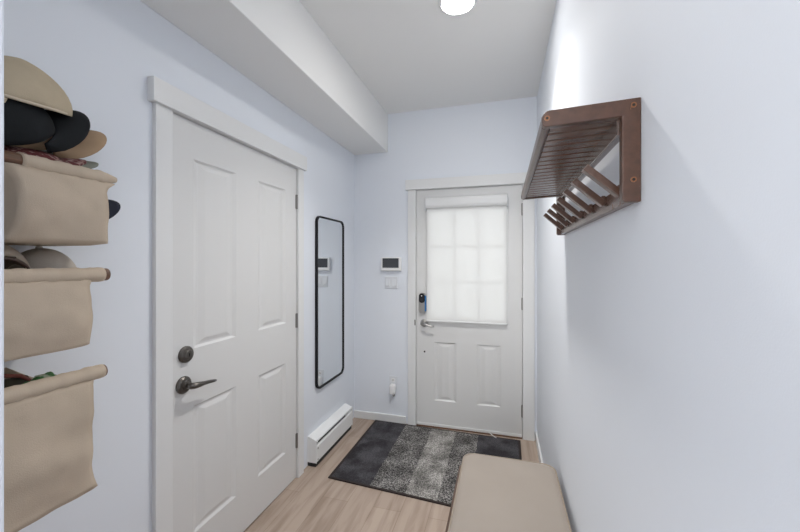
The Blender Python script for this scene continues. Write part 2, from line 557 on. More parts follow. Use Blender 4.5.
# left door: hinged on the far side, opens into the hall
FD = XL + 0.004          # plane of the slab's face
bm = bmesh.new()
door_slab(bm, DL1 - DL0, DLH, 0.04,
          [(1.285 - DL0, 1.555 - DL0, 1.055, 1.90), (1.725 - DL0, 1.995 - DL0, 1.055, 1.90),
           (1.285 - DL0, 1.555 - DL0, 0.230, 0.80), (1.725 - DL0, 1.995 - DL0, 0.230, 0.80)],
          to=lambda u, v, w: (FD + w, DL0 + u, v))
d1 = tag(obj('door_1', bm, M['door']), 'white four panel door in the left wall with a dark lever', 'door', kind='structure')
for zc in (1.842, 1.052, 0.252):
    b_ = B((FD, FD + 0.004, DL1 - 0.010, DL1 + 0.0035, zc - 0.046, zc + 0.046))
    cyl(b_, (FD + 0.005, DL1 + 0.001, zc - 0.048), (FD + 0.005, DL1 + 0.001, zc + 0.048), 0.006, n=12)
    part2('hinge', b_, M['hinge'], d1)
# deadbolt
bm = bmesh.new()
loops(bm, [[(FD + w, 1.243 + r * math.cos(a), 1.040 + r * math.sin(a)) for a in [2 * PI * k / 28 for k in range(28)]]
           for w, r in ((0, 0.036), (0.009, 0.036), (0.015, 0.031), (0.017, 0.022), (0.022, 0.020), (0.024, 0.016))])
db = part2('deadbolt', bm, M['pewter'], d1, bevel=0.001)
bm = B((FD + 0.0235, FD + 0.026, 1.2415, 1.2445, 1.033, 1.047))
part2('keyhole', bm, M['black'], db)
# lever handle
bm = bmesh.new()
loops(bm, [[(FD + w, 1.232 + r * math.cos(a), 0.911 + r * math.sin(a)) for a in [2 * PI * k / 28 for k in range(28)]]
           for w, r in ((0, 0.037), (0.008, 0.037), (0.016, 0.030), (0.018, 0.018), (0.036, 0.013))], cap1=True)
hd = part2('handle', bm, M['pewter'], d1, bevel=0.001)
bm = bmesh.new()
tube(bm, [(FD + 0.030, 1.2280, 0.9110), (FD + 0.046, 1.2310, 0.9108), (FD + 0.056, 1.2420, 0.9100), (FD + 0.058, 1.2645, 0.9083), (FD + 0.057, 1.2912, 0.9059),
          (FD + 0.055, 1.3179, 0.9025), (FD + 0.054, 1.3446, 0.8982), (FD + 0.053, 1.3598, 0.8961)],
     [0.012, 0.0135, 0.0135, 0.012, 0.009, 0.008, 0.007, 0.0055], n=14)
part2('lever', bm, M['pewter'], hd, smooth=True)

# front door with a glazed upper half
WIN = (-0.615, 0.010, 0.955, 1.885)
bm = bmesh.new()
FE = YE
pan = lambda a, b, c, d: (a - DE0, b - DE0, c, d)
door_slab(bm, DE1 - DE0, DEH, 0.045,
          [pan(-0.580, -0.385, 0.235, 0.745), pan(-0.215, -0.018, 0.235, 0.745)],
          hole=pan(*WIN), to=lambda u, v, w: (DE0 + u, FE - w, v), z0=0.014)
d2 = tag(obj('door_2', bm, M['door']), 'white front door with a shaded window at the end of the hall', 'door', kind='structure')
# raised window frame
x0, x1, z0, z1 = WIN
fr = 0.028
bm = B((x0 - fr, x1 + fr, FE - 0.010, FE, z1, z1 + fr), (x0 - fr, x1 + fr, FE - 0.010, FE, z0 - fr, z0),
       (x0 - fr, x0, FE - 0.010, FE, z0, z1), (x1, x1 + fr, FE - 0.010, FE, z0, z1))
wf = part2('window_frame', bm, M['door'], d2, bevel=0.003)
part2('window_pane', B((x0, x1, FE + 0.036, FE + 0.041, z0, z1)), M['glass'], d2)
bm = bmesh.new()
for k in (1, 2):
    xm = x0 + (x1 - x0) * k / 3; zm = z0 + (z1 - z0) * k / 3
    box(bm, xm - 0.011, xm + 0.011, FE + 0.024, FE + 0.036, z0, z1)
    box(bm, x0, x1, FE + 0.0245, FE + 0.0355, zm - 0.011, zm + 0.011)
part2('muntins', bm, M['white'], d2)
for zc in (1.872, 1.10, 0.225):
    b_ = bmesh.new()
    cyl(b_, (DE1 + 0.001, FE - 0.006, zc - 0.05), (DE1 + 0.001, FE - 0.006, zc + 0.05), 0.0065, n=12)
    box(b_, DE1 - 0.007, DE1 + 0.003, FE - 0.003, FE, zc - 0.046, zc + 0.046)
    part2('hinge', b_, M['hinge'], d2)
# keypad lock
kx, kz0, kz1, kw = -0.680, 0.992, 1.172, 0.031
bm = bmesh.new()
loops(bm, [[(x, FE - w, z) for x, z in rrect(kx - kw + i, kx + kw - i, kz0 + i, kz1 - i, 0.026 - i * 0.5, 7)] for w, i in ((0, 0), (0.022, 0), (0.028, 0.004))])
kl = part2('keypad_lock', bm, M['steel'], d2)
bm = bmesh.new()
loops(bm, [[(x, FE - w, z) for x, z in rrect(kx - kw + 0.002, kx + kw - 0.008, 1.085, kz1 - 0.004, 0.024, 7)] for w in (0.026, 0.031)])
part2('keypad', bm, M['black_plastic'], kl)
part2('side_cover', B((kx + kw - 0.0095, kx + kw + 0.0025, FE - 0.030, FE - 0.002, kz0 + 0.020, kz1 - 0.022)), M['blue'], kl, bevel=0.004)
bm = bmesh.new(); cyl(bm, (kx - 0.004, FE - 0.0305, 1.147), (kx - 0.004, FE - 0.032, 1.147), 0.005, n=12)
part2('indicator', bm, M['white_plastic'], kl)
# lever on the front door
lx, lz = -0.668, 0.908
bm = bmesh.new()
loops(bm, [[(lx + r * math.cos(a), FE - w, lz + r * math.sin(a)) for a in [2 * PI * k / 24 for k in range(24)]]
           for w, r in ((0, 0.034), (0.008, 0.034), (0.014, 0.027), (0.030, 0.013))])
h2 = part2('handle', bm, M['steel'], d2, bevel=0.001)
bm = bmesh.new()
tube(bm, [(lx, FE - 0.02, lz), (lx, FE - 0.045, lz), (lx + 0.012, FE - 0.056, lz - 0.002), (lx + 0.04, FE - 0.056, lz - 0.012),
          (lx + 0.07, FE - 0.054, lz - 0.020), (lx + 0.098, FE - 0.052, lz - 0.018)], [0.010, 0.011, 0.011, 0.009, 0.007, 0.005], n=12)
part2('lever', bm, M['steel'], h2, smooth=True)
bm = bmesh.new(); cyl(bm, (-0.664, FE - 0.003, 0.655), (-0.664, FE, 0.655), 0.008, n=14)
part2('screw_plug', bm, M['black'], d2)
part2('door_sweep', B((DE0 + 0.004, DE1 - 0.004, FE - 0.006, FE - 0.0005, 0.011, 0.032)), M['white'], d2, bevel=0.001)

# roller blind hung on the front door
rb = thing('roller_blind', 'sheer white roller blind drawn over the front door window', 'blind', (-0.31, FE - 0.02, 0.93))
bm = bmesh.new()
prof = [(0.0105, 1.905), (0.0105, 2.000), (0.045, 2.000), (0.060, 1.990), (0.066, 1.965), (0.066, 1.930), (0.058, 1.912), (0.040, 1.905)]
loops(bm, [[(x, FE - w, z) for w, z in prof] for x in (-0.647, 0.033)])
obj('cassette', bm, M['white'], rb, bevel=0.003)
for xe in (-0.650, 0.030):
    obj('end_bracket', B((xe, xe + 0.006, FE - 0.055, FE - 0.0105, 1.885, 1.990)), M['plate'], rb, bevel=0.002)
bm = bmesh.new()
N = 24
top = []
for k in range(N + 1):
    t = k / N
    x = -0.640 + 0.666 * t
    top.append([bm.verts.new((x, FE - 0.028 - 0.0012 * math.sin(9 * t + 2 * s) * s, 1.910 - s * (1.910 - 0.935))) for s in [q / 12 for q in range(13)]])
for a, b in zip(top[:-1], top[1:]):
    for q in range(12):
        bm.faces.new((a[q], b[q], b[q + 1], a[q + 1]))
obj('blind_cloth', bm, M['blind'], rb, smooth=True)
bm = bmesh.new()
loops(bm, [[(x, FE - 0.028 + 0.0035 * math.cos(a), 0.932 + 0.008 * math.sin(a)) for a in [2 * PI * k / 12 for k in range(12)]] for x in (-0.642, 0.028)])
obj('hem_bar', bm, M['white'], rb)

# ------------------------------------------------------------------ recessed lights
def downlight(x, y, label, lens_m, beam=1.0):
    t = thing('ceiling_light', label, 'ceiling light', (x, y, HC))
    bm = bmesh.new()
    n = 40
    pr = [(0.101, 0.0), (0.101, 0.004), (0.094, 0.008), (0.083, 0.0085), (0.081, 0.003), (0.081, 0.0)]
    R = [[bm.verts.new((x + r * math.cos(2 * PI * k / n), y + r * math.sin(2 * PI * k / n), HC - d)) for k in range(n)] for r, d in pr]
    for a, b in zip(R[:-1], R[1:]):
        for k in range(n):
            bm.faces.new((a[k], a[(k + 1) % n], b[(k + 1) % n], b[k]))
    obj('trim_ring', bm, M['white'], t, smooth=False)
    bm = bmesh.new()
    bmesh.ops.create_circle(bm, cap_ends=True, radius=0.0805, segments=n, matrix=Matrix.Translation((x, y, HC - 0.004)))
    for f in bm.faces:
        if f.normal.z > 0:
            f.normal_flip()
    obj('lens', bm, lens_m, t, recalc=False)
    ld = bpy.data.lights.new('lamp_beam', 'AREA')
    ld.shape = 'DISK'; ld.size = 0.15; ld.energy = LAMP_BEAM * beam; ld.spread = math.radians(112); ld.color = (1.0, 0.97, 0.93)
    lo = bpy.data.objects.new('lamp_beam', ld); COL.objects.link(lo)
    lo.location = (0, 0, -0.0095); lo.parent = t


downlight(-0.226, 1.864, 'round white recessed light in the ceiling before the front door', M['lamp'])
downlight(-0.32, -0.05, 'round white recessed light in the ceiling above the camera', M['rear_lamp'], 0.26)

# ------------------------------------------------------------------ wall mirror
mi = thing('wall_mirror', 'tall black framed mirror with rounded corners on the left wall', 'mirror', (XL, 2.60, 0.497))
my0, my1, mz0, mz1 = 2.368, 2.832, 0.497, 1.787
bm = bmesh.new()
o_ = rrect(my0, my1, mz0, mz1, 0.052, 8); i_ = rrect(my0 + 0.013, my1 - 0.013, mz0 + 0.013, mz1 - 0.013, 0.040, 8)
MX = XL + 0.022
rings = [[(XL + 0.001, y, z) for y, z in o_], [(MX, y, z) for y, z in o_], [(MX, y, z) for y, z in i_], [(XL + 0.001, y, z) for y, z in i_]]
R = loops(bm, rings, cap0=False, cap1=False)
n = len(o_)
for k in range(n):
    bm.faces.new((R[3][k], R[3][(k + 1) % n], R[0][(k + 1) % n], R[0][k]))
obj('frame', bm, M['black'], mi, bevel=0.002)
bm = bmesh.new()
loops(bm, [[(x, y, z) for y, z in rrect(my0 + 0.0135, my1 - 0.0135, mz0 + 0.0135, mz1 - 0.0135, 0.040, 8)] for x in (XL + 0.006, MX - 0.008)])
obj('mirror_glass', bm, M['mirror'], mi)

# ------------------------------------------------------------------ baseboard heater
he = thing('baseboard_heater', 'long white electric heater low on the left wall', 'heater', (XL, 2.57, 0.03))
hy0, hy1 = 2.262, 2.885
fx = XL + 0.074
bm = bmesh.new()
loops(bm, [[(XL + 0.001, y, 0.030), (XL + 0.001, y, 0.208), (XL + 0.012, y, 0.210), (fx - 0.002, y, 0.186), (fx - 0.002, y, 0.174), (fx - 0.014, y, 0.172),
            (fx - 0.022, y, 0.150), (fx - 0.022, y, 0.030)] for y in (hy0 + 0.002, hy1 - 0.002)])
obj('cabinet', bm, M['heater'], he, bevel=0.0015)
bm = bmesh.new()
loops(bm, [[(fx - 0.0215, y, 0.030), (fx - 0.0215, y, 0.146), (fx - 0.006, y, 0.150), (fx, y, 0.143), (fx, y, 0.036), (fx - 0.006, y, 0.030)] for y in (hy0 + 0.002, hy1 - 0.002)])
obj('front_panel', bm, M['heater'], he, bevel=0.002)
obj('slot_shade', B((fx - 0.021, fx - 0.0165, hy0 + 0.06, hy1 - 0.11, 0.149, 0.170)), M['gap_shade'], he)  # dark strip painted in for the shade of the open slot
for ya, yb in ((hy0 - 0.002, hy0 + 0.002), (hy1 - 0.002, hy1 + 0.002)):
    bm = bmesh.new()
    loops(bm, [[(XL + 0.001, y, 0.030), (XL + 0.001, y, 0.208), (XL + 0.012, y, 0.210), (fx - 0.001, y, 0.186), (fx + 0.001, y, 0.145), (fx + 0.001, y, 0.030)] for y in (ya, yb)])
    obj('end_cap', bm, M['heater'], he)
obj('base_shade', B((XL + 0.001, fx - 0.008, hy0 + 0.004, hy1 - 0.004, 0.001, 0.030)), M['gap_shade'], he)  # near-black block standing in for shade beneath the cabinet
for yy, zz in ((hy0 + 0.02, 0.128), (hy0 + 0.02, 0.048)):
    bm = bmesh.new(); cyl(bm, (fx - 0.001, yy, zz), (fx + 0.003, yy, zz), 0.006, n=12)
    obj('screw', bm, M['steel'], he)

# ------------------------------------------------------------------ end wall fittings
ip = thing('wall_tablet', 'white alarm panel with a dark screen on the end wall', 'control panel', (-0.97, YE, 1.36))
obj('housing', B((-1.062, -0.872, YE - 0.032, YE, 1.362, 1.486)), M['white_plastic'], ip, bevel=0.008, seg=3)
obj('screen', B((-1.044, -0.893, YE - 0.0335, YE - 0.0315, 1.391, 1.476)), M['screen'], ip)
sw = thing('light_switch', 'pale switch plate below the alarm panel on the end wall', 'switch', (-0.97, YE, 1.20))
obj('plate', B((-1.030, -0.912, YE - 0.007, YE, 1.205, 1.312)), M['plate'], sw, bevel=0.003)
for xx in (-1.000, -0.943):
    bm = bmesh.new()
    loops(bm, [[(x, YE - 0.0065, 1.226), (x, YE - 0.0145, 1.228), (x, YE - 0.008, 1.291), (x, YE - 0.0065, 1.291)] for x in (xx - 0.017, xx + 0.017)])
    obj('rocker', bm, M['plate'], sw)
ol = thing('wall_outlet', 'white outlet plate low on the end wall left of the front door', 'outlet', (-0.95, YE, 0.30))
obj('plate', B((-0.988, -0.914, YE - 0.006, YE, 0.298, 0.416)), M['plate'], ol, bevel=0.003)
obj('socket', B((-0.966, -0.936, YE - 0.009, YE - 0.0055, 0.366, 0.396)), M['white_plastic'], ol, bevel=0.003)
for xx in (-0.957, -0.947):
    pass
obj('socket_slot', B((-0.9585, -0.956, YE - 0.0098, YE - 0.0085, 0.374, 0.388), (-0.9475, -0.945, YE - 0.0098, YE - 0.0085, 0.374, 0.388)), M['gap_shade'], ol)
nl = thing('plug_in_night_light', 'white plug in night light hanging from the end wall outlet', 'night light', (-0.948, YE - 0.01, 0.27))
bm = bmesh.new()
loops(bm, [[(x, YE - 0.0065 - d, z) for x, z in rrect(-0.976 + i, -0.924 - i, 0.262 + i, 0.350 - i, 0.018, 6)] for d, i in ((0, 0.006), (0.004, 0), (0.036, 0), (0.044, 0.006))])
obj('body', bm, M['white_plastic'], nl, smooth=False, bevel=0.002)
bm = bmesh.new()
tube(bm, [(-0.944, YE - 0.026, 0.267), (-0.938, YE - 0.030, 0.252), (-0.934, YE - 0.034, 0.246)], [0.014, 0.012, 0.007], n=14)
obj('sensor', bm, M['hinge'], nl, smooth=True)

# loose cord at the door foot
bm = bmesh.new()
tube(bm, [(-0.122, 3.079, 0.0255), (-0.105, 3.070, 0.0245), (-0.092, 3.060, 0.0195), (-0.078, 3.046, 0.0165), (-0.066, 3.030, 0.0165), (-0.055, 3.022, 0.0165)], 0.0035, n=8)
tag(obj('cord', bm, M['white'], smooth=True), 'short white cord end lying at the foot of the front door', 'cord')

# ------------------------------------------------------------------ entry mat
mt = thing('entry_mat', 'charcoal and grey striped mat lying before the front door', 'mat', (-0.5, 2.6, 0))
c4 = [(-1.122, 2.172), (0.122, 2.085), (0.133, 3.046), (-1.116, 3.080)]
def mat_pt(u, v):
    a = Vector(c4[0]).lerp(Vector(c4[1]), u); b = Vector(c4[3]).lerp(Vector(c4[2]), u)
    return a.lerp(b, v)
bm = bmesh.new()
NU, NV = 90, 70
e = 0.012
G = [[None] * (NV + 1) for _ in range(NU + 1)]
for i in range(NU + 1):
    for j in range(NV + 1):
        p = mat_pt(e + (1 - 2 * e) * i / NU, e + (1 - 2 * e) * j / NV)
        edge = min(i, NU - i, j, NV - j)
        z = 0.010 + (0.0022 * mnoise.noise(Vector((p.x * 40, p.y * 40, 0))) if edge > 0 else -0.002)
        G[i][j] = bm.verts.new((p.x, p.y, z))
for i in range(NU):
    for j in range(NV):
        bm.faces.new((G[i][j], G[i + 1][j], G[i + 1][j + 1], G[i][j + 1]))
obj('pile', bm, M['rug'], mt, smooth=True)
bm = bmesh.new()
o_ = [mat_pt(0, 0), mat_pt(1, 0), mat_pt(1, 1), mat_pt(0, 1)]
i_ = [mat_pt(e, e), mat_pt(1 - e, e), mat_pt(1 - e, 1 - e), mat_pt(e, 1 - e)]
loops(bm, [[(p.x, p.y, 0.0005) for p in o_], [(p.x, p.y, 0.0085) for p in o_], [(p.x, p.y, 0.0085) for p in i_]], cap0=True, cap1=True)
obj('binding', bm, M['rug_edge'], mt)

# ------------------------------------------------------------------ storage bench
be = thing('storage_bench', 'long bench with a taupe padded top against the right wall', 'bench', (0.02, 1.3, 0))
by0, by1 = 0.72, 1.893
cx0, cx1 = -0.194, 0.240
bm = bmesh.new()
cxm = (cx0 + cx1) / 2
rings = []
for z, i in ((0.405, 0.004), (0.414, 0.0), (0.446, 0.0), (0.4515, 0.006)):
    rings.append([(x, y, z) for x, y in rrect(cx0 + i, cx1 - i, by0 + i, by1 - i, 0.055, 8)])
for f_, z in ((0.9, 0.4545), (0.7, 0.458), (0.4, 0.460), (0.15, 0.4605)):
    hw, hy = (cx1 - cx0) / 2 - 0.006, (by1 - by0) / 2 - 0.006
    rings.append([(cxm + (x - cxm) * f_, (by0 + by1) / 2 + math.copysign(max(0, hy - (1 - f_) * hw - (hy - abs(y - (by0 + by1) / 2)) * f_), y - (by0 + by1) / 2), z)
                  for x, y in rrect(cx0 + 0.006, cx1 - 0.006, by0 + 0.006, by1 - 0.006, 0.052, 8)])
loops(bm, rings)
obj('cushion', bm, M['bench_top'], be, smooth=True)
bm = bmesh.new()
pp = rrect(cx0 + 0.001, cx1 - 0.001, by0 + 0.001, by1 - 0.001, 0.055, 8)
n = len(pp); R = []
for k in range(n):
    p = Vector((*pp[k], 0.449)); q = Vector((*pp[(k + 1) % n], 0.449)); o0 = Vector((*pp[k - 1], 0.449))
    d = (q - o0).normalized(); sd = d.cross(Vector((0, 0, 1)))
    R.append([bm.verts.new(p + (sd * math.cos(a) + Vector((0, 0, 1)) * math.sin(a)) * 0.0042) for a in [2 * PI * q_ / 8 for q_ in range(8)]])
for k in range(n):
    for q_ in range(8):
        bm.faces.new((R[k][q_], R[k][(q_ + 1) % 8], R[(k + 1) % n][(q_ + 1) % 8], R[(k + 1) % n][q_]))
obj('piping', bm, M['bench_pipe'], be, smooth=True)
bm = bmesh.new()
loops(bm, [[(x, y, z) for x, y in rrect(-0.213 - i, 0.240 + i * 0.6, by0 - i, by1 - 0.002 + i * 0.3, 0.05, 8)]
           for z, i in ((0.03, 0.0), (0.06, 0.006), (0.22, 0.010), (0.37, 0.008), (0.398, 0.002), (0.405, -0.01))])
obj('body', bm, M['bench_body'], be, smooth=True)
for x in (-0.17, 0.205):
    for y in (by0 + 0.05, by1 - 0.06):
        bm = bmesh.new(); cyl(bm, (x, y, 0.0), (x, y, 0.032), 0.016, 0.02, n=14)
        obj('foot', bm, M['black'], be)

# ------------------------------------------------------------------ wooden wall rack
ra = thing('wall_rack', 'dark walnut slatted hat shelf with seven fold out hooks on the right wall', 'wall rack', (XR, 1.38, 1.56))
ry0, ry1 = 0.815, 1.745
ax0 = 0.079
# L shaped end brackets with a rounded outer corner
def bracket(y0, y1):
    bm = bmesh.new()
    r = 0.016
    pts = []
    zt, zb, za, xl = 1.767, 1.560, 1.733, 0.229
    for k in range(6):
        a = PI / 2 + PI / 2 * k / 5
        pts.append((ax0 + r + r * math.cos(a), zt - r + r * math.sin(a)))
    for k in range(4):
        a = PI + PI / 2 * k / 3
        pts.append((ax0 + 0.010 + 0.010 * math.cos(a), za + 0.010 + 0.010 * math.sin(a)))
    pts += [(xl, za), (xl, zb + 0.006), (xl + 0.004, zb), (XR - 0.0005, zb), (XR - 0.0005, zt)]
    loops(bm, [[(x, y, z) for x, z in pts] for y in (y0, y1)])
    return obj('end_bracket', bm, M['wood'], ra, bevel=0.002)
nb = bracket(ry0, ry0 + 0.02)
fb = bracket(ry1 - 0.02, ry1)
for x, z in ((0.089, 1.750), (0.249, 1.752), (0.249, 1.604)):
    bm = bmesh.new()
    n = 16
    loops(bm, [[(x + r * math.cos(2 * PI * k / n), ry0 - d, z + r * math.sin(2 * PI * k / n)) for k in range(n)] for r, d in ((0.0055, 0), (0.0055, 0.002), (0.003, 0.002), (0.003, 0.0006))])
    s = obj('screw', bm, M['copper']); s.parent = nb
    bm = bmesh.new(); cyl(bm, (x, ry0 - 0.0022, z), (x, ry0 - 0.0004, z), 0.0030, n=12)
    s = obj('screw_socket', bm, M['black']); s.parent = nb
bm = bmesh.new()
loops(bm, [[(x, y, z) for x, z in rrect(ax0 + 0.001, ax0 + 0.019, 1.734, 1.766, 0.007, 4)] for y in (ry0 + 0.0203, ry1 - 0.0203)])
obj('front_rail', bm, M['wood'], ra, smooth=False, bevel=0.001)
obj('rear_rail', B((0.226, 0.244, ry0 + 0.0203, ry1 - 0.0203, 1.702, 1.737)), M['wood_rail_sheen'], ra, bevel=0.002)
bm = bmesh.new()
pitch = 0.0465; y = ry0 + 0.026
while y + 0.040 < ry1 - 0.02:
    box(bm, ax0 + 0.0195, 0.236, y, y + 0.0380, 1.7375, 1.7600)
    y += pitch
obj('slats', bm, M['wood_sheen_tint'], ra, bevel=0.0015)
obj('hook_rail', B((0.243, XR - 0.0005, ry0 + 0.0203, ry1 - 0.0203, 1.562, 1.602)), M['wood_sheen_tint'], ra, bevel=0.002)
# the shelf leans down a little towards its front edge
for c_ in list(ra.children):
    for v in c_.data.vertices:
        if v.co.z > 1.695 and v.co.x < 0.245:
            v.co.z -= (0.245 - v.co.x) * 0.045
for c_ in nb.children:
    for v in c_.data.vertices:
        if v.co.z > 1.695 and v.co.x < 0.245:
            v.co.z -= 0.007
bm = bmesh.new()
# a hook: a square peg leaning out of the rail, square lower end, small pivot block behind it
hv = Vector((0.176 - 0.244, 0, 1.648 - 1.586)).normalized(); hn = Vector((hv.z, 0, -hv.x))
p0 = Vector((0.2405, 0, 1.5830)); p1 = p0 + hv * 0.094
w_, t_ = 0.0115, 0.0074
loops(bm, [[p + Vector((0, s1 * w_, 0)) + hn * s2 * t_ for s1, s2 in ((-1, -1), (1, -1), (1, 1), (-1, 1))] for p in (p0, p1)])
box(bm, 0.2340, 0.2432, -0.0085, 0.0085, 1.586, 1.604)
hm = bm
hook0 = obj('hook', hm, M['wood'], ra, bevel=0.002)
hy = 0.868
base_inv = hook0.matrix_parent_inverse.copy()
for k in range(7):
    o = hook0 if k == 0 else hook0.copy()
    if k:
        COL.objects.link(o)
    o.location = (0, hy + 0.1325 * k, 0)

# ------------------------------------------------------------------ canvas wall baskets
def basket(label, ya, yb, ztop, hgt, rod_a, rod_b, roll_a, roll_b, back=(0, 0), cap_end=True, flare=0.02, seed=1, bulge=0.022, tilt=0.0, xf=-1.09, kick=0.010):
    t = thing('canvas_basket', label, 'basket', (-1.2, (ya + yb) / 2, ztop - hgt), group='canvas baskets on the left wall')
    bm = bmesh.new()
    NT = 22; NF = 18; NS = 12
    xb = XL + 0.012
    rings = []
    for k in range(NT + 1):
        s = k / NT
        z = ztop - 0.012 - s * (hgt - 0.012)
        fl = flare * max(0, 1 - s / 0.22) ** 2          # the cloth widens towards the rod
        a, b = ya - fl * 0.6, yb + fl
        if s > 0.6:                                       # lower corners kick out a little
            kk = ((s - 0.6) / 0.4) ** 2
            b += kick * kk; a -= 0.004 * kk
        mid = math.sin(PI * min(1, s * 1.05)) if s < 0.95 else 0
        f = xf + 0.004 + bulge * math.sin(PI * s) - tilt * s
        ring = []

        def wob(u, v):
            return 0.014 * mnoise.noise(Vector((u * 8 + seed * 7.1, v * 9, seed))) + 0.0045 * mnoise.noise(Vector((u * 22 + seed, v * 24, seed * 3)))
        for q in range(NF + 1):                           # front, from far end to near end
            u = q / NF
            y = b + (a - b) * u
            ring.append((f + wob(y, z) * (1 if s > 0.05 else 0.3) - 0.012 * (abs(2 * u - 1) ** 8) * s, y, z))
        sag = 0.0
        for q in range(1, NS):                            # near side, front to back
            u = q / NS
            ring.append((f + (xb - f) * u, a + back[0] * u + 0.02 * math.sin(PI * u) * mid, z - 0.03 * math.sin(PI * u) * max(0, 1 - 3 * s)))
        for q in range(NF + 1):
            u = q / NF
            ya2, yb2 = a + back[0], b + back[1]
            ring.append((xb, ya2 + (yb2 - ya2) * u, z + 0.03 * max(0, 1 - 3 * s)))
        for q in range(1, NS):                            # far side, back to front
            u = q / NS
            ring.append((xb + (f - xb) * u, b + back[1] * (1 - u) - 0.018 * math.sin(PI * u) * mid,
                         z + 0.03 * (1 - u) * max(0, 1 - 3 * s) - 0.022 * math.sin(PI * u) * max(0, 1 - 3 * s)))
        rings.append(ring)
    loops(bm, rings, cap0=False, cap1=False)
    # soft floor
    lo = [v for v in bm.verts][-len(rings[-1]):]
    c = sum((v.co for v in lo), Vector()) / len(lo)
    mid_r = [bm.verts.new(v.co.lerp(c, 0.25) - Vector((0, 0, 0.006))) for v in lo]
    n = len(lo)
    for k in range(n):
        bm.faces.new((lo[k], lo[(k + 1) % n], mid_r[(k + 1) % n], mid_r[k]))
    cc = bm.verts.new(c - Vector((0, 0, 0.008)))
    for k in range(n):
        bm.faces.new((mid_r[k], mid_r[(k + 1) % n], cc))
    obj('canvas_pouch', bm, M['canvas'], t, smooth=True, solid=0.003)
    # rolled cuff over the rod
    bm = bmesh.new()
    nn = 20
    rr = []
    K = 26
    for k in range(K + 1):
        s = k / K
        y = roll_a + (roll_b - roll_a) * s
        rad = 0.0196 + 0.0010 * math.sin(31 * s + seed * 2) + 0.0008 * math.sin(57 * s + seed)
        if not cap_end and s > 0.80:
            q = (s - 0.80) / 0.20
            rad *= 1 - 0.62 * q ** 1.5
        rr.append([(xf - 0.008 + rad * math.cos(2 * PI * i / nn), y, ztop - 0.012 * (0 if cap_end else max(0, (s - 0.8) / 0.2) * -0.2) + rad * math.sin(2 * PI * i / nn)) for i in range(nn)])
    loops(bm, rr)
    obj('rolled_cuff', bm, M['canvas'], t, smooth=True)
    bm = bmesh.new()
    cyl(bm, (xf - 0.008, rod_a, ztop), (xf - 0.008, rod_b, ztop), 0.0175, n=20)
    obj('rod', bm, M['rod_wood'], t, bevel=0.002)
    return t


b_top = basket('top canvas basket of three, piled with caps, its brown rod end bare', 0.553, 0.748, 1.679, 0.185, 0.47, 0.735, 0.566, 0.787,
               cap_end=False, flare=0.030, seed=1, back=(-0.01, 0.0))
b_mid = basket('middle canvas basket of three, holding taupe caps behind its rolled rim', 0.490, 0.708, 1.405, 0.190, 0.475, 0.763, 0.480, 0.749,
               flare=0.006, seed=2, bulge=0.016)
b_bot = basket('lowest and deepest of the three canvas baskets, green cloth inside', 0.490, 0.710, 1.131, 0.318, 0.475, 0.755, 0.480, 0.750,
               flare=0.010, seed=3, back=(0.0, -0.065), bulge=0.016, kick=0.026)


